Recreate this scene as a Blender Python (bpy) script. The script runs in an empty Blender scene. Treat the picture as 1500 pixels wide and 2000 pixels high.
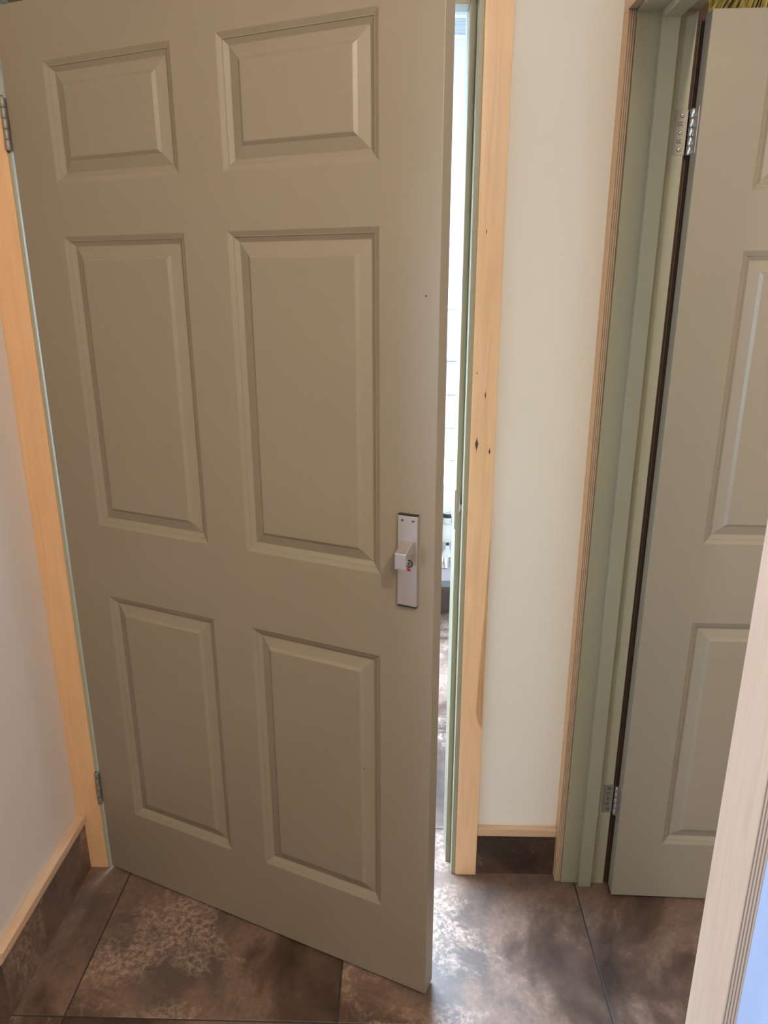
import bpy, bmesh, math, random
from mathutils import Matrix, Vector
random.seed(7)
S = bpy.context.scene
COL = S.collection

# ------------------------------------------------------------------ camera
cam_d = bpy.data.cameras.new('camera')
cam = bpy.data.objects.new('camera', cam_d); COL.objects.link(cam)
RGT = Vector((0.9996, 0.0272, -0.0011)); FWD = Vector((-0.02622, 0.95335, -0.30071))
FWD.normalize(); RGT = (RGT - FWD * RGT.dot(FWD)).normalized(); UPV = RGT.cross(FWD)
M = Matrix((RGT, UPV, -FWD)).transposed().to_4x4()
M.translation = Vector((0.7952, -1.6183, 1.5450))
cam.matrix_world = M
cam_d.sensor_fit = 'HORIZONTAL'; cam_d.sensor_width = 36.0
cam_d.lens = 1435.73 / 1500 * 36.0
cam_d.clip_start = 0.02
S.camera = cam

# ------------------------------------------------------------------ sky and exposure
w = bpy.data.worlds.new('sky'); S.world = w; w.use_nodes = True
bg = w.node_tree.nodes['Background']
bg.inputs[0].default_value = (0.58, 0.76, 1.0, 1); bg.inputs[1].default_value = 100.0
S.view_settings.view_transform = 'Standard'; S.view_settings.look = 'None'
S.view_settings.exposure = 0.0; S.view_settings.gamma = 1.0
S.view_settings.use_curve_mapping = False

def portal(name, loc, rot, sx, sy):          # sampling aid only: guides sky light through a window opening
    l = bpy.data.lights.new(name, 'AREA'); l.shape = 'RECTANGLE'; l.size = sx; l.size_y = sy
    l.cycles.is_portal = True
    o = bpy.data.objects.new(name, l); COL.objects.link(o); o.location = loc; o.rotation_euler = rot
portal('rooflight_portal', (0.2, 0.775, 2.75), (0, 0, 0), 1.8, 1.15)
portal('lobby_window_portal', (-1.56, -2.43, 1.275), (0, -math.pi/2, 0), 0.95, 0.62)

# ------------------------------------------------------------------ mesh helpers
class MB:
    def __init__(s): s.v = []; s.f = []; s.m = []
    def quad(s, a, b, c, d, m=0):
        i = len(s.v); s.v += [tuple(a), tuple(b), tuple(c), tuple(d)]; s.f.append((i, i+1, i+2, i+3)); s.m.append(m)
    def box(s, x0, x1, y0, y1, z0, z1, m=0, fm=None):
        # fm: material per side, keys '-x','+x','-y','+y','-z','+z'
        i = len(s.v)
        s.v += [(x0,y0,z0),(x1,y0,z0),(x1,y1,z0),(x0,y1,z0),(x0,y0,z1),(x1,y0,z1),(x1,y1,z1),(x0,y1,z1)]
        for k, q in (('-z',(0,3,2,1)),('+z',(4,5,6,7)),('-y',(0,1,5,4)),('+x',(1,2,6,5)),('+y',(2,3,7,6)),('-x',(3,0,4,7))):
            s.f.append(tuple(i+a for a in q)); s.m.append((fm or {}).get(k, m))
        return s
    def prism(s, poly, axis, a, b, m=0):
        # poly: 2D outline, extruded along axis ('x','y','z') from a to b
        def P(p, t):
            return {'x': (t, p[0], p[1]), 'y': (p[0], t, p[1]), 'z': (p[0], p[1], t)}[axis]
        i = len(s.v); n = len(poly)
        s.v += [P(p, a) for p in poly] + [P(p, b) for p in poly]
        s.f.append(tuple(i+k for k in range(n))[::-1]); s.m.append(m)
        s.f.append(tuple(i+n+k for k in range(n))); s.m.append(m)
        for k in range(n):
            s.f.append((i+k, i+(k+1) % n, i+n+(k+1) % n, i+n+k)); s.m.append(m)
        return s
    def lathe(s, prof, c=(0,0,0), axis='z', n=24, m=0):
        # prof: (radius, height) along axis
        def P(r, h, a):
            x, y = r*math.cos(a), r*math.sin(a)
            return {'z': (c[0]+x, c[1]+y, c[2]+h), 'y': (c[0]+x, c[1]+h, c[2]+y), 'x': (c[0]+h, c[1]+x, c[2]+y)}[axis]
        i = len(s.v); L = len(prof)
        for r, h in prof:
            for k in range(n): s.v.append(P(max(r, 1e-5), h, 2*math.pi*k/n))
        for j in range(L-1):
            for k in range(n):
                a = i+j*n+k; b = i+j*n+(k+1) % n
                s.f.append((a, b, b+n, a+n)); s.m.append(m)
        s.f.append(tuple(i+k for k in range(n))[::-1]); s.m.append(m)
        s.f.append(tuple(i+(L-1)*n+k for k in range(n))); s.m.append(m)
        return s
    def tube(s, pts, r, n=12, m=0):
        pts = [Vector(p) for p in pts]; i = len(s.v); L = len(pts)
        for j, p in enumerate(pts):
            t = (pts[min(j+1, L-1)] - pts[max(j-1, 0)]).normalized()
            a = t.orthogonal().normalized() if j == 0 else (a - t*a.dot(t)).normalized()
            b = t.cross(a); rr = r[j] if isinstance(r, (list, tuple)) else r
            for k in range(n):
                q = 2*math.pi*k/n; s.v.append(tuple(p + a*math.cos(q)*rr + b*math.sin(q)*rr))
        for j in range(L-1):
            for k in range(n):
                x = i+j*n+k; y = i+j*n+(k+1) % n
                s.f.append((x, y, y+n, x+n)); s.m.append(m)
        s.f.append(tuple(i+k for k in range(n))[::-1]); s.m.append(m)
        s.f.append(tuple(i+(L-1)*n+k for k in range(n))); s.m.append(m)
        return s
    def mesh(s, name):
        me = bpy.data.meshes.new(name); me.from_pydata(s.v, [], s.f)
        for p, k in zip(me.polygons, s.m): p.material_index = k
        bm = bmesh.new(); bm.from_mesh(me); bmesh.ops.recalc_face_normals(bm, faces=bm.faces); bm.to_mesh(me); bm.free()
        return me
    def build(s, name, mats, parent=None, bevel=0, smooth=False, seg=2):
        me = s.mesh(name)
        for m in (mats if isinstance(mats, (list, tuple)) else [mats]): me.materials.append(MAT[m])
        o = bpy.data.objects.new(name, me); COL.objects.link(o)
        if parent: o.parent = parent
        if bevel:
            b = o.modifiers.new('bevel', 'BEVEL'); b.width = bevel; b.segments = seg; b.limit_method = 'ANGLE'
        if smooth:
            me.polygons.foreach_set('use_smooth', [True]*len(me.polygons)); me.set_sharp_from_angle(angle=math.radians(35))
        return o

def tag(o, label=None, cat=None, kind=None, group=None):
    if label: o['label'] = label
    if cat: o['category'] = cat
    if kind: o['kind'] = kind
    if group: o['group'] = group
    return o
def empty(name, loc=(0,0,0), rz=0, parent=None):
    o = bpy.data.objects.new(name, None); COL.objects.link(o); o.location = loc; o.rotation_euler = (0, 0, rz)
    o.empty_display_size = 0.05
    if parent: o.parent = parent
    return o

# ------------------------------------------------------------------ materials
MAT = {}
def new_mat(name, base, rough=0.5, metal=0.0, spec=0.5):
    m = bpy.data.materials.new(name); m.use_nodes = True; MAT[name] = m
    b = m.node_tree.nodes['Principled BSDF']
    b.inputs['Base Color'].default_value = (*base, 1); b.inputs['Roughness'].default_value = rough
    b.inputs['Metallic'].default_value = metal; b.inputs['Specular IOR Level'].default_value = spec
    return m.node_tree, b
def nd(nt, t, **kw):
    n = nt.nodes.new(t)
    for k, v in kw.items(): setattr(n, k, v)
    return n
def coords(nt, scale=(1,1,1), rand=0.0):
    tc = nd(nt, 'ShaderNodeTexCoord'); mp = nd(nt, 'ShaderNodeMapping'); mp.inputs['Scale'].default_value = scale
    nt.links.new(tc.outputs['Object'], mp.inputs['Vector'])
    if rand:
        oi = nd(nt, 'ShaderNodeObjectInfo'); ml = nd(nt, 'ShaderNodeMath', operation='MULTIPLY'); ml.inputs[1].default_value = rand
        nt.links.new(oi.outputs['Random'], ml.inputs[0]); nt.links.new(ml.outputs[0], mp.inputs['Location'])
    return mp.outputs['Vector']
def noise(nt, vec, scale, detail=4, rough=0.5, dist=0.0):
    n = nd(nt, 'ShaderNodeTexNoise'); n.inputs['Scale'].default_value = scale; n.inputs['Detail'].default_value = detail
    n.inputs['Roughness'].default_value = rough; n.inputs['Distortion'].default_value = dist
    nt.links.new(vec, n.inputs['Vector']); return n.outputs['Fac']
def ramp(nt, fac, stops):
    r = nd(nt, 'ShaderNodeValToRGB'); e = r.color_ramp.elements
    while len(e) < len(stops): e.new(0.5)
    for k, (p, c) in enumerate(stops):
        e[k].position = p; e[k].color = (*c, 1) if len(c) == 3 else c
    nt.links.new(fac, r.inputs['Fac']); return r.outputs['Color']
def mix(nt, fac, a, b, mode='MIX'):
    m = nd(nt, 'ShaderNodeMix', data_type='RGBA', blend_type=mode)
    for s, v in ((m.inputs['Factor'], fac), (m.inputs['A'], a), (m.inputs['B'], b)):
        if isinstance(v, (int, float)): s.default_value = v
        elif isinstance(v, tuple): s.default_value = (*v, 1)
        else: nt.links.new(v, s)
    return m.outputs['Result']
def bump(nt, b, h, strength, dist=0.001):
    n = nd(nt, 'ShaderNodeBump'); n.inputs['Strength'].default_value = strength; n.inputs['Distance'].default_value = dist
    nt.links.new(h, n.inputs['Height']); nt.links.new(n.outputs[0], b.inputs['Normal'])
def math_n(nt, op, a, b=None, c=None):
    n = nd(nt, 'ShaderNodeMath', operation=op)
    for i, v in enumerate((a, b, c)):
        if v is None: continue
        if isinstance(v, (int, float)): n.inputs[i].default_value = v
        else: nt.links.new(v, n.inputs[i])
    return n.outputs[0]

def sage(name, base, gs):
    nt, b = new_mat(name, base, 0.42, spec=0.4)
    c = coords(nt, gs); n1 = noise(nt, c, 60, 4, 0.6)
    c2 = coords(nt, (1,1,1)); n2 = noise(nt, c2, 2.2, 3)
    col = mix(nt, n2, tuple(x*0.95 for x in base), tuple(x*1.05 for x in base))
    nt.links.new(col, b.inputs['Base Color']); bump(nt, b, n1, 0.12, 0.0006)
SG = (0.27, 0.225, 0.165)
sage('sage_paint', SG, (4, 4, 0.12))
sage('sage_paint_rail', SG, (0.12, 4, 4))
sage('frame_paint', (0.35, 0.325, 0.225), (4, 4, 0.12))

def wallpaint(name, base, rough=0.7):
    nt, b = new_mat(name, base, rough, spec=0.25)
    c = coords(nt); bump(nt, b, noise(nt, c, 220, 3, 0.6), 0.05, 0.001)
    col = mix(nt, noise(nt, c, 1.6, 3), tuple(x*0.97 for x in base), base); nt.links.new(col, b.inputs['Base Color'])
wallpaint('wall_cream', (0.90, 0.875, 0.81))
wallpaint('wall_white', (0.72, 0.72, 0.72))
wallpaint('ceiling_white', (0.70, 0.68, 0.63))
wallpaint('wall_mauve', (0.74, 0.66, 0.60))
wallpaint('wall_tan', (0.42, 0.35, 0.28))
wallpaint('wall_blue', (0.50, 0.60, 0.86))

def birch(name, grain='z', base=(0.73, 0.46, 0.25), knots=(), streak=False):
    nt, b = new_mat(name, base, 0.38, spec=0.4)
    sc = {'z': (9, 9, 0.6), 'x': (0.6, 9, 9), 'y': (9, 0.6, 9)}[grain]
    c = coords(nt, sc); n1 = noise(nt, c, 7, 6, 0.6, 0.8); n2 = noise(nt, coords(nt), 3.5, 3)
    col = ramp(nt, n1, [(0.25, tuple(x*0.80 for x in base)), (0.5, base), (0.8, (base[0]*1.12, base[1]*1.16, base[2]*1.2))])
    col = mix(nt, n2, col, (base[0]*0.95, base[1]*0.88, base[2]*0.85))
    if knots or streak:
        tc = nd(nt, 'ShaderNodeTexCoord'); sx = nd(nt, 'ShaderNodeSeparateXYZ'); nt.links.new(tc.outputs['Object'], sx.inputs[0])
        wob = noise(nt, coords(nt), 60, 3)
        for kx, kz, rx, rz in knots:
            dx = math_n(nt, 'DIVIDE', math_n(nt, 'SUBTRACT', sx.outputs[0], kx), rx)
            dz = math_n(nt, 'DIVIDE', math_n(nt, 'SUBTRACT', sx.outputs[2], kz), rz)
            d = math_n(nt, 'ADD', math_n(nt, 'ABSOLUTE', dx), math_n(nt, 'ABSOLUTE', dz))
            d = math_n(nt, 'ADD', d, math_n(nt, 'MULTIPLY', math_n(nt, 'SUBTRACT', wob, 0.5), 0.8))
            f = nd(nt, 'ShaderNodeMapRange'); f.inputs['From Min'].default_value = 0.7; f.inputs['From Max'].default_value = 1.3
            f.inputs['To Min'].default_value = 1; f.inputs['To Max'].default_value = 0; nt.links.new(d, f.inputs['Value'])
            col = mix(nt, f.outputs[0], col, (0.10, 0.045, 0.02))
        if streak:                                    # a brown heartwood tongue along the board's right edge
            fc = nd(nt, 'ShaderNodeFloatCurve'); cu = fc.mapping.curves[0]
            pts = [(0.0, 0.0), (0.455, 0.0), (0.475, 0.22), (0.51, 0.34), (0.57, 0.30), (0.70, 0.22), (0.78, 0.14), (0.95, 0.07), (1.0, 0.0)]
            cu.points[0].location = pts[0]; cu.points[1].location = pts[-1]
            for q in pts[1:-1]: cu.points.new(*q)
            for q in cu.points: q.handle_type = 'VECTOR'
            fc.mapping.update(); nt.links.new(sx.outputs[2], fc.inputs['Value'])
            wd = math_n(nt, 'MULTIPLY', fc.outputs[0], 0.055)
            t = math_n(nt, 'SUBTRACT', math_n(nt, 'ADD', sx.outputs[0], wd), 0.9988)
            f = nd(nt, 'ShaderNodeMapRange'); f.inputs['From Min'].default_value = 0.0; f.inputs['From Max'].default_value = 0.0025
            nt.links.new(t, f.inputs['Value'])
            cs = coords(nt, (40, 1, 1.0)); g = noise(nt, cs, 8, 3)
            br = ramp(nt, g, [(0.35, (0.42, 0.21, 0.095)), (0.65, (0.60, 0.35, 0.17))])
            col = mix(nt, math_n(nt, 'MULTIPLY', f.outputs[0], 0.75), col, br)
    nt.links.new(col, b.inputs['Base Color']); bump(nt, b, n1, 0.06, 0.0005)
birch('birch')
birch('birch_knotty', base=(0.95, 0.65, 0.39), knots=((0.9731, 1.3044, 0.0016, 0.010), (0.9582, 1.1946, 0.0035, 0.017), (0.9874, 1.1784, 0.002, 0.008), (0.962, 1.64, 0.0012, 0.006), (0.953, 1.352, 0.0012, 0.003)), streak=True)
birch('birch_x', 'x', (0.66, 0.48, 0.31))
birch('birch_y', 'y', (0.66, 0.46, 0.30))
birch('birch_pale', 'z', (0.74, 0.55, 0.40))

def ply(name, axis, base=(0.50, 0.36, 0.25)):
    nt, b = new_mat(name, base, 0.6, spec=0.2)
    tc = nd(nt, 'ShaderNodeTexCoord'); sx = nd(nt, 'ShaderNodeSeparateXYZ'); nt.links.new(tc.outputs['Object'], sx.inputs[0])
    wob = math_n(nt, 'MULTIPLY', noise(nt, coords(nt, (0.3, 0.3, 0.25)), 9, 3), 0.0012)
    t = math_n(nt, 'ADD', sx.outputs[axis], wob)
    s = math_n(nt, 'SINE', math_n(nt, 'MULTIPLY', t, 2*math.pi/0.0041))
    col = ramp(nt, math_n(nt, 'MULTIPLY_ADD', s, 0.5, 0.5), [(0.10, tuple(x*0.42 for x in base)), (0.45, base), (1.0, tuple(x*1.15 for x in base))])
    nt.links.new(col, b.inputs['Base Color'])
ply('ply_edge', 0)
ply('ply_dark_shaded', 0, (0.075, 0.042, 0.026))  # darkened ply: the shade of the hinge gap is put into the colour

def stone(name, k=1.0, rough=0.32):
    nt, b = new_mat(name, (0.1, 0.07, 0.05), rough, spec=0.5)
    c = coords(nt, (1, 1, 1), 57.0)
    big = noise(nt, c, 2.4, 9, 0.66, 0.6); mid = noise(nt, c, 6.0, 10, 0.75, 0.4); fin = noise(nt, c, 75, 6, 0.75)
    low = noise(nt, c, 1.7, 2, 0.5)
    col = ramp(nt, big, [(0.36, (0.036*k, 0.019*k, 0.012*k)), (0.46, (0.100*k, 0.056*k, 0.038*k)), (0.55, (0.215*k, 0.132*k, 0.094*k)), (0.66, (0.11*k, 0.078*k, 0.064*k))])
    patch = ramp(nt, math_n(nt, 'MULTIPLY_ADD', low, 0.55, math_n(nt, 'MULTIPLY', mid, 0.75)), [(0.685, (0, 0, 0)), (0.77, (1, 1, 1))])
    rustm = math_n(nt, 'MULTIPLY', patch, ramp(nt, fin, [(0.42, (0.12, 0.12, 0.12)), (0.55, (1, 1, 1))]))
    col = mix(nt, math_n(nt, 'MULTIPLY', rustm, 0.75), col, (0.42*k, 0.29*k, 0.215*k))
    col = mix(nt, ramp(nt, fin, [(0.45, (0.28, 0.28, 0.28)), (0.62, (0, 0, 0))]), col, (0.045*k, 0.036*k, 0.032*k))
    nt.links.new(col, b.inputs['Base Color'])
    rr = ramp(nt, mid, [(0.3, (rough*0.9,)*3), (0.7, (rough*1.25,)*3)]); nt.links.new(rr, b.inputs['Roughness'])
    bump(nt, b, fin, 0.10, 0.0008)
stone('stone_tile'); stone('stone_skirting', 0.95, 0.42)
new_mat('grout_dark', (0.035, 0.028, 0.025), 0.9); new_mat('grout_pale', (0.22, 0.21, 0.20), 0.8)
new_mat('satin_metal', (0.53, 0.485, 0.47), 0.45, 0.8); new_mat('steel', (0.46, 0.43, 0.41), 0.36, 0.9)
new_mat('steel_worn', (0.26, 0.245, 0.205), 0.5, 0.5)
new_mat('chrome', (0.75, 0.75, 0.76), 0.12, 1.0); new_mat('copper', (0.72, 0.38, 0.25), 0.3, 1.0)
new_mat('black_plastic', (0.012, 0.010, 0.010), 0.45); new_mat('dark_metal', (0.05, 0.045, 0.04), 0.4, 0.6)
new_mat('red_enamel', (0.38, 0.01, 0.02), 0.4); new_mat('white_ceramic', (0.86, 0.87, 0.88), 0.12)
new_mat('white_plastic', (0.80, 0.82, 0.84), 0.35); new_mat('blue_plastic', (0.22, 0.36, 0.68), 0.3)
new_mat('grey_plastic', (0.35, 0.36, 0.38), 0.5); new_mat('cream_plastic', (0.68, 0.64, 0.55), 0.4)
nt, b = new_mat('wall_tile', (0.82, 0.78, 0.78), 0.15)
nt.links.new(mix(nt, noise(nt, coords(nt, (1,1,1), 5.0), 3, 3), (0.52, 0.48, 0.49), (0.60, 0.55, 0.56)), b.inputs['Base Color'])
nt, b = new_mat('reed', (0.32, 0.27, 0.08), 0.7)
nt.links.new(ramp(nt, noise(nt, coords(nt, (60, 60, 3)), 2, 4), [(0.3, (0.10, 0.08, 0.015)), (0.5, (0.36, 0.30, 0.08)), (0.7, (0.55, 0.44, 0.19))]), b.inputs['Base Color'])
# clear window pane: straight-through glass with a surface reflection
m = bpy.data.materials.new('window_glass'); m.use_nodes = True; MAT['window_glass'] = m; nt = m.node_tree
out = nt.nodes['Material Output']; nt.nodes.remove(nt.nodes['Principled BSDF'])
tr = nd(nt, 'ShaderNodeBsdfTransparent'); gl = nd(nt, 'ShaderNodeBsdfGlossy'); gl.inputs['Roughness'].default_value = 0.02
ms = nd(nt, 'ShaderNodeMixShader'); fr = nd(nt, 'ShaderNodeFresnel'); fr.inputs[0].default_value = 1.45
tr.inputs[0].default_value = (0.95, 0.97, 0.97, 1)
nt.links.new(fr.outputs[0], ms.inputs[0]); nt.links.new(tr.outputs[0], ms.inputs[1]); nt.links.new(gl.outputs[0], ms.inputs[2]); nt.links.new(ms.outputs[0], out.inputs[0])
m = bpy.data.materials.new('lamp_glow'); m.use_nodes = True; MAT['lamp_glow'] = m
b = m.node_tree.nodes['Principled BSDF']; b.inputs['Emission Color'].default_value = (1, 0.80, 0.58, 1); b.inputs['Emission Strength'].default_value = 8

# ------------------------------------------------------------------ floor
P = 0.6025; JW = 0.0035
X0, Y0 = 0.0560, -0.4279
fl = MB().box(-1.6, 2.9, -3.4, 1.80, -0.05, -0.0022).build('floor', 'grout_dark')
tag(fl, 'dark brown stone-look tiled floor with thin dark joints', 'floor', 'structure')
h = (P - JW) / 2
tm = MB().box(-h, h, -h, h, -0.010, 0.0); tile_me = tm.mesh('tile'); tile_me.materials.append(MAT['stone_tile'])
bm = bmesh.new(); bm.from_mesh(tile_me)
bmesh.ops.bevel(bm, geom=[e for e in bm.edges if all(abs(v.co.z) < 1e-6 for v in e.verts)], offset=0.0012, segments=1, affect='EDGES')
bm.to_mesh(tile_me); bm.free()
for i in range(-2, 4):
    for j in range(-5, 4):
        cx, cy = X0 + (i+0.5)*P, Y0 + (j+0.5)*P
        o = bpy.data.objects.new('tile', tile_me); COL.objects.link(o); o.parent = fl; o.location = (cx, cy, 0)
        if cy + h > 1.70:                       # cut row against the bathroom wall
            y0, y1 = cy - h, 1.668; o.location.y = (y0+y1)/2; o.scale.y = (y1-y0)/(2*h)

# ------------------------------------------------------------------ walls and ceilings
CZ, BZ = 2.45, 2.62
YW = 0.018; YB = 0.150            # back partition: corridor face, bathroom face
XL = -0.077; XR = 1.228; XR2 = 1.338
def wall(name, boxes, mat, label):
    m = MB()
    for q in boxes: m.box(*q)
    return tag(m.build(name, mat), label, 'wall', 'structure')
wall('wall_back', [(-1.35, -0.045, YW, YB, 0, BZ), (0.968, XR2, YW, YB, 0, BZ), (-0.045, 0.968, YW, YB, 2.098, BZ)], 'wall_cream', 'cream painted wall between the two doorways above tile skirting')
wall('wall_left', [(XL-0.10, XL, -0.43, YW, 0, CZ)], 'wall_mauve', 'plain pinkish grey side wall left of the open panelled door')
m = MB(); m.prism([(XL, -0.43), (XL-0.10, -0.43), (XL-0.300, -1.22), (XL-0.200, -1.22)], 'z', 0, CZ)  # unseen far end, length set to screen the open door from window light
tag(m.build('wall_splay', 'wall_mauve'), 'angled wall beside the lower left corner skirting, unseen end shaped to block daylight', 'wall', 'structure')
wall('wall_lobby', [(-1.45, XL-0.200, -1.32, -1.22, 0, CZ)], 'wall_tan', 'unseen lobby wall around the corner, its end placed to block daylight')  # out of view; its end is placed as a blocker of the window light
wall('wall_lobby_left', [(-1.55, -1.45, -3.3, -2.74, 0, CZ), (-1.55, -1.45, -2.12, -1.22, 0, CZ), (-1.55, -1.45, -2.74, -2.12, 0, 0.80), (-1.55, -1.45, -2.74, -2.12, 1.75, CZ)], 'wall_tan', 'lobby wall holding the daylight window behind the viewer')
wall('wall_lobby_rear', [(-1.55, 2.8, -3.4, -3.3, 0, CZ)], 'wall_tan', 'rear lobby wall behind the viewer')
wall('wall_right', [(XR, XR2, -0.008, YW, 0, CZ), (XR, XR2, -0.812, -0.008, 2.045, CZ)], 'wall_cream', 'cream wall above the right doorway')
wall('wall_right_near', [(XR, XR2, -1.15, -0.812, 0, CZ)], 'wall_blue', 'pale blue wall at the lower right edge beside the near trim board')
wall('wall_right_room', [(XR2, 2.8, 0.40, 0.50, 0, CZ), (2.7, 2.8, -1.25, 0.40, 0, CZ) , (XR2-0.10, XR2, YB, 0.50, 0, CZ)], 'wall_cream', 'cream walls of the room behind the right door')
wall('wall_lobby_right', [(2.7, 2.8, -3.4, -1.25, 0, CZ)], 'wall_tan', 'lobby wall on the right behind the viewer')
YF = 1.667
wall('wall_bathroom_far', [(-1.35, 1.40, YF+0.008, YF+0.10, 0, BZ)], 'wall_white', 'bright white bathroom wall seen through the narrow gap')
wall('wall_bathroom_left', [(-1.35, -1.25, YB, YF+0.008, 0, BZ)], 'wall_white', 'white bathroom side wall hidden behind the open door')
wall('wall_bathroom_right', [(XR2-0.10, XR2, 0.50, YF+0.008, 0, BZ), (XR2-0.12, XR2-0.10, YB, YF+0.008, 0, BZ)], 'wall_white', 'white bathroom side wall right of the basin')
m = MB(); m.box(-1.55, 2.8, -3.4, YW, CZ, CZ+0.10); m.box(XR2, 2.8, YW, 0.5, CZ, CZ+0.10)
tag(m.build('ceiling', 'ceiling_white'), 'white ceiling over the passage', 'ceiling', 'structure')
RX0, RX1, RY0, RY1 = -0.70, 1.10, 0.20, 1.35
m = MB()
for q in ((-1.35, RX0, YW, 1.77), (RX1, XR2, YW, 1.77), (RX0, RX1, YW, RY0), (RX0, RX1, RY1, 1.77)): m.box(q[0], q[1], q[2], q[3], BZ, BZ+0.10)
tag(m.build('ceiling_bathroom', 'ceiling_white'), 'white bathroom ceiling with an added rooflight opening', 'ceiling', 'structure')
# added rooflight: unseen, put in to light the bathroom
wr = empty('window_1', ((RX0+RX1)/2, (RY0+RY1)/2, BZ)); tag(wr, 'added unseen rooflight that lights the bathroom', 'window', 'structure')
cx, cy = wr.location.x, wr.location.y; a, bb = (RX1-RX0)/2, (RY1-RY0)/2
for q in ((-a, -a+0.05, -bb, bb), (a-0.05, a, -bb, bb), (-a+0.05, a-0.05, -bb, -bb+0.05), (-a+0.05, a-0.05, bb-0.05, bb)):
    MB().box(*q, 0.02, 0.12).build('frame', 'white_plastic', wr, 0.003)
MB().box(-a+0.05, a-0.05, -bb+0.05, bb-0.05, 0.060, 0.066).build('pane', 'window_glass', wr)
def wall_window(name, loc, rz, hw, hh, label):
    wl = empty(name, loc, rz); tag(wl, label, 'window', 'structure')
    for q in ((-hw, -hw+0.05, 0, hh), (hw-0.05, hw, 0, hh), (-hw+0.05, hw-0.05, 0, 0.05), (-hw+0.05, hw-0.05, hh-0.05, hh)):
        MB().box(-0.03, 0.03, *q).build('frame', 'white_plastic', wl, 0.003)
    MB().box(-0.003, 0.003, -hw+0.05, hw-0.05, 0.05, hh-0.05).build('pane', 'window_glass', wl)
wall_window('window_2', (-1.50, -2.43, 0.80), 0, 0.31, 0.95, 'narrow lobby window giving daylight from the left behind the viewer')

# ------------------------------------------------------------------ frame of the open door
HZ = 2.072
fr1 = empty('trim_1', (0, 0, 0)); tag(fr1, 'sage green frame around the open panelled door', 'door frame', 'structure')
XJ = 0.9325
MB().box(XJ, XJ+0.034, 0.0035, YB+0.012, 0, HZ+0.03).build('jamb', 'frame_paint', fr1, 0.0012)
MB().box(-0.040, -0.006, 0.0035, YB+0.012, 0, HZ+0.03).build('jamb', 'frame_paint', fr1, 0.0012)
MB().box(-0.006, XJ, 0.0035, 0.100, HZ, HZ+0.026).build('head', 'frame_paint', fr1, 0.0012)
MB().box(XJ-0.0135, XJ, 0.047, YB+0.012, 0, HZ).build('stop', 'frame_paint', fr1, 0.0012)
MB().box(-0.006, 0.0075, 0.120, YB+0.012, 0, HZ).build('stop', 'frame_paint', fr1, 0.0012)
MB().box(0.0075, XJ-0.0135, 0.047, 0.096, HZ-0.0135, HZ).build('stop', 'frame_paint', fr1, 0.0012)
# strike plate let into the frame, with the chipped edge beside it
sp = MB().box(XJ-0.0160, XJ-0.0135, 0.0490, 0.1580, 0.978, 1.075).build('strike_plate', 'satin_metal', fr1, 0.0006); sp['label'] = 'silver strike plate'
m = MB(); m.prism([(XJ-0.006, 1.020), (XJ+0.001, 1.035), (XJ+0.001, 1.045), (XJ-0.004, 1.064)], 'y', 0.0425, 0.0470); m.build('lip', 'cream_plastic', sp, 0.0008)
m = MB(); m.prism([(XJ-0.0035, 1.040), (XJ+0.0005, 1.043), (XJ-0.0035, 1.066)], 'y', 0.0415, 0.0432); m.build('latch_hole', 'dark_metal', sp)
# trim boards
o = MB().box(0.9437, 0.9988, 0.0, YW, 0, 2.11).build('trim_2', 'birch_knotty', None, 0.0012); tag(o, 'birch trim board with dark knots right of the open door', 'trim', 'structure')
o = MB().box(XL, -0.0125, 0.0, YW, 0, 2.11).build('trim_3', 'birch', None, 0.0012); tag(o, 'birch trim board in the left corner beside the door hinges', 'trim', 'structure')
o = MB().box(XL, 0.9988, 0.0, YW, 2.11, 2.165).build('trim_4', 'birch_x', None, 0.0012); tag(o, 'horizontal birch trim board over the open door', 'trim', 'structure')

# ------------------------------------------------------------------ skirtings
def skirting(name, label, tile, cap, capmat):
    o = MB().box(*tile).build(name, 'stone_skirting', None, 0.001); tag(o, label, 'skirting', 'structure')
    MB().box(*cap).build('cap_rail', capmat, o, 0.0015)
skirting('baseboard_back', 'dark tile skirting with birch cap under the cream wall', (0.9995, 1.2085, 0.0065, YW, 0, 0.129), (0.9995, 1.2085, -0.0005, YW, 0.1295, 0.152), 'birch_x')
skirting('baseboard_left', 'dark tile skirting with birch cap along the left wall', (XL, -0.0585, -0.4285, -0.0005, 0, 0.152), (XL, -0.0535, -0.4285, -0.0005, 0.1525, 0.175), 'birch_y')
o = MB(); c0 = (-0.0585, -0.4295); dx, dy = -0.158*0.42, -0.62*0.42
n0 = (0.9, -0.43)
o.prism([c0, (XL, -0.4305), (XL+dx-0.003, -0.4305+dy+0.012), (c0[0]+dx, c0[1]+dy)], 'z', 0, 0.152)
o = o.build('baseboard_splay', 'stone_skirting', None, 0.001); tag(o, 'skirting tile turning the corner at the lower left edge', 'skirting', 'structure')
m = MB(); m.prism([(c0[0]+0.005, c0[1]), (XL, -0.4305), (XL+dx-0.003, -0.4305+dy+0.012), (c0[0]+0.005+dx, c0[1]+dy)], 'z', 0.1525, 0.175); m.build('cap_rail', 'birch_y', o, 0.001)

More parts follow.
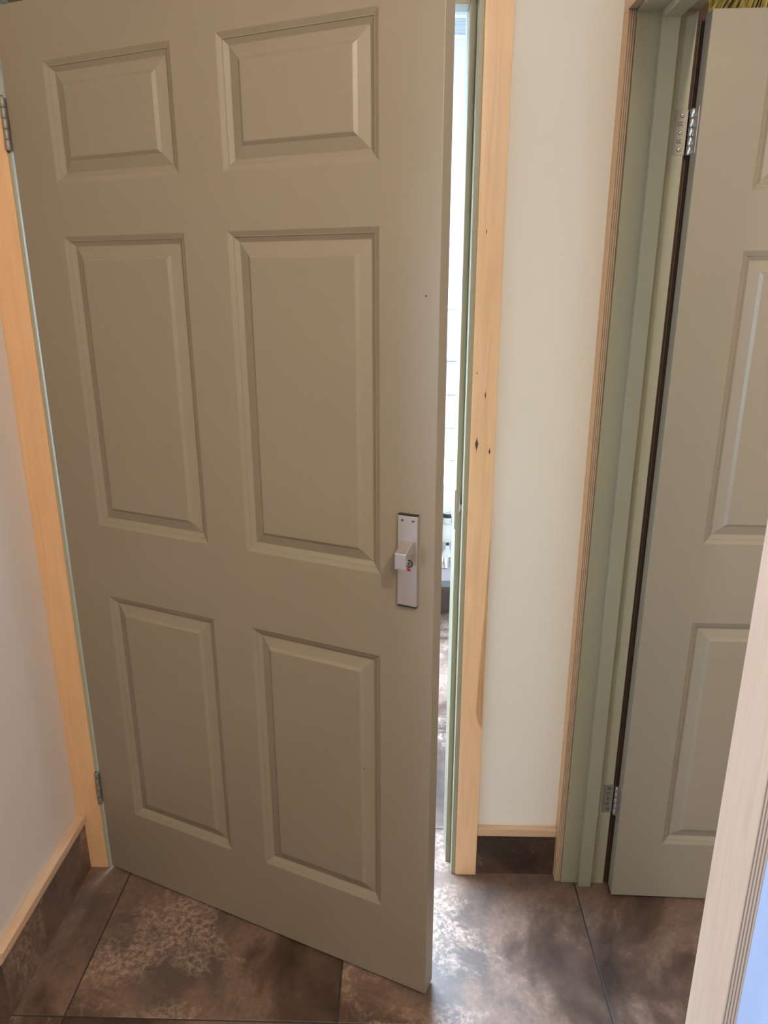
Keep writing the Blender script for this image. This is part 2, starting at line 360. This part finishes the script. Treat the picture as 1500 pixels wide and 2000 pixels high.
# ------------------------------------------------------------------ panelled doors
PROF = [(0.0, 0.0), (0.0015, 0.0006), (0.0085, 0.0044), (0.0098, 0.0046), (0.0105, 0.0062), (0.0175, 0.0106), (0.0190, 0.0114), (0.0200, 0.0114), (0.0395, 0.0050), (0.0455, 0.0006), (0.0470, 0.0002)]
def door_leaf(root, W, Z0, Z1, T, us, zs, paint='sage_paint'):
    # leaf: stiles and rails with one opening per panel; each panel a part of its own
    ug = [0] + us + [W]; zg = [Z0] + zs + [Z1]
    m = MB()
    def cell(i, j): return i % 2 == 1 and j % 2 == 1
    for i in range(len(ug)-1):
        for j in range(len(zg)-1):
            if cell(i, j): continue
            k = 1 if i == 1 or i == 3 else 0
            a, b, c, d = ug[i], ug[i+1], zg[j], zg[j+1]
            m.quad((a,0,c), (b,0,c), (b,0,d), (a,0,d), k); m.quad((a,T,c), (a,T,d), (b,T,d), (b,T,c), k)
    for i in range(len(ug)-1):
        m.quad((ug[i],0,Z0), (ug[i],T,Z0), (ug[i+1],T,Z0), (ug[i+1],0,Z0)); m.quad((ug[i],0,Z1), (ug[i+1],0,Z1), (ug[i+1],T,Z1), (ug[i],T,Z1))
    for j in range(len(zg)-1):
        m.quad((0,0,zg[j]), (0,0,zg[j+1]), (0,T,zg[j+1]), (0,T,zg[j])); m.quad((W,0,zg[j]), (W,T,zg[j]), (W,T,zg[j+1]), (W,0,zg[j+1]))
    me = m.mesh('leaf'); bm = bmesh.new(); bm.from_mesh(me); bmesh.ops.remove_doubles(bm, verts=bm.verts, dist=1e-5); bmesh.ops.recalc_face_normals(bm, faces=bm.faces); bm.to_mesh(me); bm.free()
    me.materials.append(MAT[paint]); me.materials.append(MAT['sage_paint_rail'])
    o = bpy.data.objects.new('leaf', me); COL.objects.link(o); o.parent = root
    bv = o.modifiers.new('bevel', 'BEVEL'); bv.width = 0.0012; bv.segments = 2; bv.limit_method = 'ANGLE'; bv.angle_limit = math.radians(60)
    for j in (1, 3, 5):
        for i in (1, 3):
            a, b, c, d = ug[i], ug[i+1], zg[j], zg[j+1]
            m = MB()
            for side in (0, 1):
                y = (lambda q: q) if side == 0 else (lambda q: T - q)
                for (s0, e0), (s1, e1) in zip(PROF[:-1], PROF[1:]):
                    A = [(a+s0, y(e0), c+s0), (b-s0, y(e0), c+s0), (b-s0, y(e0), d-s0), (a+s0, y(e0), d-s0)]
                    B = [(a+s1, y(e1), c+s1), (b-s1, y(e1), c+s1), (b-s1, y(e1), d-s1), (a+s1, y(e1), d-s1)]
                    for k in range(4): m.quad(A[k], A[(k+1) % 4], B[(k+1) % 4], B[k])
                s1, e1 = PROF[-1]
                m.quad((a+s1, y(e1), c+s1), (b-s1, y(e1), c+s1), (b-s1, y(e1), d-s1), (a+s1, y(e1), d-s1))
            me = m.mesh('panel'); bm = bmesh.new(); bm.from_mesh(me); bmesh.ops.remove_doubles(bm, verts=bm.verts, dist=1e-5)
            bmesh.ops.recalc_face_normals(bm, faces=bm.faces)
            for f_ in bm.faces: f_.normal_update()
            bm.to_mesh(me); bm.free(); me.materials.append(MAT[paint])
            # the front faces look towards -y, the rear ones towards +y
            for p in me.polygons:
                if (p.center.y < T/2) != (p.normal.y < 0): p.flip()
            q = bpy.data.objects.new('panel', me); COL.objects.link(q); q.parent = root

ANG = 0.4008
d1 = empty('door_1', (0, 0, 0), -ANG); tag(d1, 'sage painted six-panel door standing ajar towards the viewer', 'door', 'structure')
T1 = 0.042
door_leaf(d1, 0.926, 0.008, 2.048, T1, [0.1092, 0.4143, 0.5119, 0.8168], [0.2145, 0.8367, 1.0108, 1.6303, 1.7291, 1.9445])
for u, z, r in ((0.902, 1.520, 0.0016), (0.7788, 0.5617, 0.0016)):
    MB().lathe([(r, 0.0), (r*0.6, -0.0004)], (u, -0.0002 if u > .8 else 0.0004, z), 'y', 10).build('nail_hole', 'black_plastic', d1)

# lock plate with the pull turn
hp = MB().box(0.8562, 0.8952, -0.009, 0.0, 0.9595, 1.1375).build('lock_plate', 'satin_metal', d1, 0.0016); hp['label'] = 'satin metal lock plate'
MB().box(0.8562, 0.8952, -0.0086, 0.0, 1.1376, 1.1398).build('end_cap', 'black_plastic', hp, 0.0006)
MB().box(0.8562, 0.8952, -0.0086, 0.0, 0.9570, 0.9594).build('end_cap', 'black_plastic', hp, 0.0006)
for u in (0.8660, 0.8868):
    MB().lathe([(0.0033, 0.0), (0.0033, -0.0007), (0.0026, -0.0010)], (u, -0.0089, 1.1292), 'y', 16).build('screw', 'steel', hp, 0, True)
    MB().lathe([(0.0016, 0.0), (0.0014, -0.0003)], (u, -0.0099, 1.1292), 'y', 6).build('screw_recess', 'black_plastic', hp)
m = MB(); m.prism([(-0.009, 1.0905), (-0.045, 1.0768), (-0.045, 1.0456), (-0.0405, 1.0456), (-0.0400, 1.0610), (-0.022, 1.0680), (-0.009, 1.0680)], 'x', 0.8662, 0.8885)
th = m.build('turn_handle', 'satin_metal', hp, 0.0012); th['label'] = 'angled metal pull handle'
MB().lathe([(0.0078, 0.0), (0.0078, -0.0006), (0.0070, -0.0008)], (0.8795, -0.0090, 1.0455), 'y', 28).build('indicator_ring', 'dark_metal', hp, 0, True)
MB().lathe([(0.0058, 0.0), (0.0056, -0.0010), (0.0046, -0.0012)], (0.8795, -0.0098, 1.0455), 'y', 24).build('coin_slot_disc', 'steel', hp, 0, True)
MB().box(0.8788, 0.8802, -0.0114, -0.0105, 1.0415, 1.0495).build('coin_slot', 'black_plastic', hp)
m = MB(); m.prism([(0.8752, 1.0365), (0.8818, 1.0365), (0.8836, 1.0312), (0.8775, 1.0305)], 'y', -0.0098, -0.0089); m.build('red_flag', 'red_enamel', hp)

def hinge(root, x, y, z0, z1, r, leaf_frame, leaf_door, mat, flip=1):
    hg = MB(); n = 5; hgt = (z1-z0)/n
    for k in range(n):
        rr = r if k % 2 == 0 else r*0.94
        hg.lathe([(rr*0.9, z0+k*hgt+0.0004), (rr, z0+k*hgt+0.0014), (rr, z0+(k+1)*hgt-0.0014), (rr*0.9, z0+(k+1)*hgt-0.0004)], (x, y, 0), 'z', 20)
    hg = hg.build('hinge', mat, root, 0, True); hg['label'] = 'steel butt hinge'
    MB().lathe([(r*0.55, z0-0.001), (r*0.55, z1+0.0012), (r*0.4, z1+0.002)], (x, y, 0), 'z', 14).build('pin', 'dark_metal', hg, 0, True)
    MB().box(*leaf_frame, z0+0.0005, z1-0.0005).build('frame_leaf', 'steel_worn', hg, 0.0004)
    MB().box(*leaf_door, z0+0.0005, z1-0.0005).build('door_leaf', mat, hg, 0.0004)
    return hg
for z0, z1 in ((1.795, 1.893), (0.215, 0.313)):
    hinge(d1, -0.0045, -0.006, z0, z1, 0.0058, (-0.0056, -0.0046, -0.002, 0.030), (-0.0012, 0.0, 0.001, 0.032), 'steel_worn')

# ------------------------------------------------------------------ right doorway
fr2 = empty('trim_5', (0, 0, 0)); tag(fr2, 'sage green frame with planted stop around the right door', 'door frame', 'structure')
H2 = 2.022; JA = -0.020; JB = -0.806
MB().box(XR-0.0025, XR2, JA, JA+0.028-0.016, 0, H2+0.02).build('jamb', 'frame_paint', fr2, 0.0012)
MB().box(XR-0.0025, XR2, JB-0.006, JB, 0, H2+0.02).build('jamb', 'frame_paint', fr2, 0.0012)
MB().box(XR-0.0025, XR2, JB, JA, H2, H2+0.022).build('head', 'frame_paint', fr2, 0.0012)
MB().box(1.2695, 1.302, JA-0.0135, JA, 0, H2).build('stop', 'frame_paint', fr2, 0.0012)
MB().box(1.2695, 1.302, JB, JB+0.0135, 0, H2).build('stop', 'frame_paint', fr2, 0.0012)
MB().box(1.2695, 1.302, JB+0.0135, JA-0.0135, H2-0.0135, H2).build('stop', 'frame_paint', fr2, 0.0012)
AF = 1.209
o = MB().box(AF, XR-0.0026, -0.0155, YW, 0, 2.027, 0, {'-y': 1}).build('trim_6', ['birch', 'ply_edge'], None, 0.0007); tag(o, 'narrow corner trim board showing striped plywood edge beside right frame', 'trim', 'structure')
o = MB().box(AF, XR-0.0026, -0.900, -0.0005+YW, 2.0275, 2.085, 0, {'-z': 1}).build('trim_7', ['birch_y', 'ply_edge'], None, 0.0007); tag(o, 'trim board running over the right doorway', 'trim', 'structure')
o = MB().box(AF, XR, -0.902, -0.8125, 0, 2.027, 0, {'-y': 1}).build('trim_8', ['birch_pale', 'ply_edge'], None, 0.0007); tag(o, 'pale birch trim board with layered edge at the lower right', 'trim', 'structure')
o = MB().box(XR2+0.0005, XR2+0.0185, -0.0145, 0.045, 0, 2.07, 0, {'-y': 1}).build('trim_9', ['ply_dark_shaded', 'ply_dark_shaded'], None, 0.0007); tag(o, 'plywood trim edge with shade in its colour, in the gap behind the right hinges', 'trim', 'structure')

d2 = empty('door_2', (1.3470, -0.066, 0), -0.028); tag(d2, 'sage six-panel door opened into the room on the right', 'door', 'structure')
T2 = 0.036
door_leaf(d2, 0.762, 0.008, 2.012, T2, [0.1120, 0.3330, 0.4290, 0.6500], [0.1755, 0.7955, 0.9870, 1.6000, 1.7090, 1.9200])
for z0, z1 in ((1.7765, 1.8580), (0.2285, 0.3145)):
    hg = hinge(d2, -0.0015, 0.0400, z0, z1, 0.0062, (-0.0350, -0.0090, 0.0450, 0.0466), (-0.0014, 0.0, 0.010, 0.036), 'steel')
    hh = z1 - z0
    for k, fx in ((0.87, -0.0195), (0.5, -0.0200), (0.13, -0.0195)):
        MB().lathe([(0.0042, 0.0), (0.0040, -0.0007), (0.0030, -0.0008)], (fx, 0.0451, z0+hh*k), 'y', 16).build('screw', 'dark_metal', hg, 0, True)
        MB().lathe([(0.0030, 0.0), (0.0028, -0.0006), (0.0016, -0.0007)], (fx, 0.0442, z0+hh*k), 'y', 16).build('screw', 'steel', hg, 0, True)
        MB().lathe([(0.0015, 0.0), (0.0012, -0.0003)], (fx, 0.0435, z0+hh*k), 'y', 8).build('screw_recess', 'black_plastic', hg)
    for k in (0.695, 0.315):                      # stamped marks between the screws
        m = MB()
        for qx in (-0.0235, -0.0185):
            pts = [(qx+0.0022*math.cos(t), 0.0448, z0+hh*k+0.0032*math.sin(t)) for t in [math.radians(50+26*i) for i in range(11)]]
            m.tube(pts, 0.0005, 6)
        m.build('stamped_mark', 'dark_metal', hg)

# ------------------------------------------------------------------ dried reeds over the right door
m = MB(); rnd = random.Random(3)
for k in range(380):
    xm = 1.42 + 0.80*rnd.random(); y = 0.325 + 0.055*rnd.random()
    lean = 0.85*max(0.06, 1-(xm-1.42)/0.26) + 0.12*rnd.uniform(-1, 1)
    z0, z1 = 1.92 + 0.04*rnd.random(), 2.42
    if xm - lean*(2.14-z0) < 1.365: z0 = 2.14 - (xm-1.365)/max(lean, 0.01)
    r = rnd.uniform(0.0014, 0.0042); zc = (z0+z1)/2
    m.tube([(xm+lean*(z-2.14), y+q, z) for z, q in ((z0, 0), (zc, rnd.uniform(-.004, .004)), (z1, 0))], [r, r*0.95, r*0.8], 5)
o = m.build('reed_thatch', 'reed', None, 0, False); tag(o, 'yellow-olive dried reed thatch above the right door', 'reeds', 'stuff')
MB().box(1.365, 2.25, 0.385, 0.3995, 1.92, 2.43).build('backing', 'ply_dark_shaded', o)

# ------------------------------------------------------------------ bathroom seen through the gap
wt = bpy.data.objects['wall_bathroom_far']
TH, TW = 0.149, 0.298
tmw = MB().box(-TW/2+0.002, TW/2-0.002, -0.008, 0, -TH/2+0.002, TH/2-0.002); tme = tmw.mesh('tile'); tme.materials.append(MAT['wall_tile'])
MB().box(-1.2, XR2-0.12, YF+0.0010, YF+0.0080, 0.125, 1.205).build('grout', 'grout_pale', wt)
for r in range(8):
    zc = 1.2055 - TH*(r+0.5)
    if zc < 0.13: break
    for k in range(-7, 1):
        xc = 1.026 - TW*0.5 + TW*k + 0.0
        o = bpy.data.objects.new('tile', tme); COL.objects.link(o); o.parent = wt; o.location = (xc, YF+0.006, zc)
    o = bpy.data.objects.new('tile', tme); COL.objects.link(o); o.parent = wt; o.location = (1.026+TW*0.32, YF+0.006, zc); o.scale = (0.62, 1, 1)
tag(MB().box(-1.2, XR2-0.12, YF-0.006, YF+0.008, 1.2065, 1.222).build('trim_10', 'white_plastic', None, 0.002), 'white edging strip on top of the bathroom wall tiles', 'trim', 'structure')
tag(MB().box(-1.2, XR2-0.12, YF-0.004, YF+0.001, 0, 0.130).build('baseboard_bathroom', 'stone_tile', None, 0.001), 'brown tile skirting at the foot of the bathroom wall', 'skirting', 'structure')

vg = empty('vent_grille', (1.015, YF+0.008, 2.47)); tag(vg, 'white louvred vent high on the bathroom wall', 'vent')
MB().box(-0.09, 0.09, -0.004, 0.0, -0.03, 0.05).build('back_plate', 'white_plastic', vg)
for q in ((-0.09, -0.075, -0.03, 0.05), (0.055, 0.09, -0.03, 0.05), (-0.075, 0.055, -0.03, -0.018), (-0.075, 0.055, 0.038, 0.05)):
    MB().box(q[0], q[1], -0.014, -0.004, q[2], q[3]).build('frame', 'white_plastic', vg, 0.001)
for k in range(5):
    m = MB(); zz = -0.012 + k*0.0105; m.prism([(-0.013, zz), (-0.011, zz), (-0.004, zz+0.007), (-0.006, zz+0.007)], 'x', -0.075, 0.055); m.build('slat', 'white_plastic', vg)

td = empty('towel_dispenser', (0.985, YF+0.008, 1.2225)); tag(td, 'white and pale blue dispenser on the ledge above the wall tiles', 'dispenser')
m = MB(); m.prism([(-0.14, -0.002), (0.0455, -0.002), (0.0455, -0.075), (0.030, -0.098), (-0.13, -0.098), (-0.14, -0.09)], 'z', 0.0, 0.205); m.build('body', 'white_plastic', td, 0.004)
m = MB(); m.prism([(0.0462, -0.002), (0.10, -0.002), (0.10, -0.072), (0.0462, -0.072)], 'z', 0.0, 0.19); m.build('side_cover', 'blue_plastic', td, 0.004)
m = MB(); m.prism([(-0.002, 0.206), (-0.104, 0.206), (-0.104, 0.212), (-0.002, 0.232)], 'x', -0.145, 0.104); m.build('lid', 'white_plastic', td, 0.002)
MB().box(-0.138, 0.098, -0.090, -0.004, 0.2050, 0.2060).build('lid_seam', 'grey_plastic', td)

# wash basin
wb = empty('wash_basin', (0.86, YF, 0)); tag(wb, 'small white wall-hung wash basin seen through the gap', 'basin')
def rrect(hx, y0, y1, r, n=6):
    out = []
    for (cx_, cy_, a0) in ((hx-r, y0+r, -90), (hx-r, y1-0.01, 0), (-hx+r, y1-0.01, 90), (-hx+r, y0+r, 180)):
        rr = r if cy_ < (y0+y1)/2 else 0.01
        cxx = cx_ if rr == r else (hx-0.01 if cx_ > 0 else -hx+0.01)
        for k in range(n+1):
            t = math.radians(a0 + 90*k/n); out.append((cxx+rr*math.cos(t), cy_+rr*math.sin(t)))
    return out
m = MB()
rings = []
for hx, y0, y1, r, z in ((0.17, -0.26, -0.004, 0.10, 0.585), (0.24, -0.34, -0.004, 0.12, 0.655), (0.26, -0.375, -0.004, 0.12, 0.745), (0.258, -0.372, -0.005, 0.12, 0.757),
                         (0.235, -0.348, -0.10, 0.10, 0.757), (0.225, -0.335, -0.11, 0.10, 0.735), (0.14, -0.26, -0.15, 0.05, 0.655), (0.03, -0.22, -0.18, 0.018, 0.650)):
    rings.append([(x, y, z) for x, y in rrect(hx, y0, y1, r)])
n = len(rings[0])
for R_ in rings: m.v += R_
for j in range(len(rings)-1):
    for k in range(n): m.f.append((j*n+k, j*n+(k+1) % n, (j+1)*n+(k+1) % n, (j+1)*n+k)); m.m.append(0)
m.f.append(tuple(range(n))[::-1]); m.m.append(0); m.f.append(tuple((len(rings)-1)*n+k for k in range(n))); m.m.append(0)
m.build('bowl', 'white_ceramic', wb, 0, True)
tp = MB(); tp.lathe([(0.020, 0.757), (0.020, 0.762), (0.013, 0.768), (0.013, 0.82), (0.016, 0.825), (0.016, 0.85), (0.010, 0.855)], (0.13, -0.055, 0), 'z', 18)
tp.tube([(0.13, -0.055, 0.805), (0.13, -0.10, 0.815), (0.13, -0.125, 0.800)], 0.008); tp.build('tap', 'chrome', wb, 0, True)
MB().lathe([(0.022, 0.6515), (0.022, 0.654), (0.012, 0.6545)], (0.0, -0.20, 0), 'z', 18).build('waste', 'chrome', wb, 0, True)
tr_ = MB(); tr_.lathe([(0.018, 0.590), (0.018, 0.545), (0.024, 0.543), (0.024, 0.528), (0.017, 0.525), (0.017, 0.500), (0.031, 0.495), (0.033, 0.470), (0.033, 0.430), (0.026, 0.420), (0.020, 0.410)], (0.135, -0.12, 0), 'z', 20)
tr_ = tr_.build('bottle_trap', 'cream_plastic', wb, 0, True)
MB().tube([(0.135, -0.12, 0.515), (0.19, -0.10, 0.51), (0.20, -0.004, 0.50)], 0.015).build('waste_pipe', 'steel', tr_, 0, True)
MB().tube([(0.135, -0.12, 0.455), (0.05, -0.11, 0.452)], 0.006).build('overflow_tube', 'grey_plastic', tr_, 0, True)
MB().lathe([(0.026, 0.527), (0.0275, 0.530), (0.0275, 0.541), (0.026, 0.544)], (0.135, -0.12, 0), 'z', 8).build('collar_nut', 'dark_metal', tr_)
sv = MB(); sv.tube([(0.142, -0.06, 0.405), (0.142, -0.06, 0.365)], 0.007); sv = sv.build('supply_tail', 'dark_metal', wb, 0, True)
MB().lathe([(0.007, 0.368), (0.012, 0.350), (0.028, 0.325), (0.030, 0.318)], (0.142, -0.06, 0), 'z', 18).build('cone_nut', 'cream_plastic', sv, 0, True)
MB().lathe([(0.024, 0.317), (0.026, 0.312), (0.026, 0.262), (0.020, 0.256)], (0.130, -0.06, 0), 'z', 20).build('valve_body', 'chrome', sv, 0, True)
MB().tube([(0.150, -0.06, 0.295), (0.185, -0.05, 0.295), (0.187, -0.004, 0.295)], 0.012).build('copper_pipe', 'copper', sv, 0, True)

# ------------------------------------------------------------------ ceiling lamps (each with its own light)
def downlight(x, y, z, power, label, r=0.03, col=(1, 0.85, 0.66)):
    t = empty('downlight', (x, y, z)); tag(t, label, 'lamp', group='ceiling downlights behind the viewer')
    m = MB(); m.lathe([(0.050, 0.0), (0.050, -0.006), (0.043, -0.008), (0.036, -0.004), (0.036, 0.0)], (0, 0, 0), 'z', 28); m.build('bezel', 'white_plastic', t, 0, True)
    MB().lathe([(0.034, -0.003), (0.030, -0.0045)], (0, 0, 0), 'z', 20).build('lens', 'lamp_glow', t)
    l = bpy.data.lights.new('downlight_bulb', 'POINT'); l.energy = power; l.color = col; l.shadow_soft_size = r
    o = bpy.data.objects.new('downlight_bulb', l); COL.objects.link(o); o.parent = t; o.location = (0, 0, -0.07)
downlight(1.36, -1.66, CZ, 56, 'ceiling downlight to the right behind the viewer', 0.015)
downlight(0.30, -1.60, CZ, 6, 'ceiling downlight to the left behind the viewer', 0.06)
downlight(1.15, -2.55, CZ, 40, 'ceiling downlight farthest back in the lobby', 0.05)
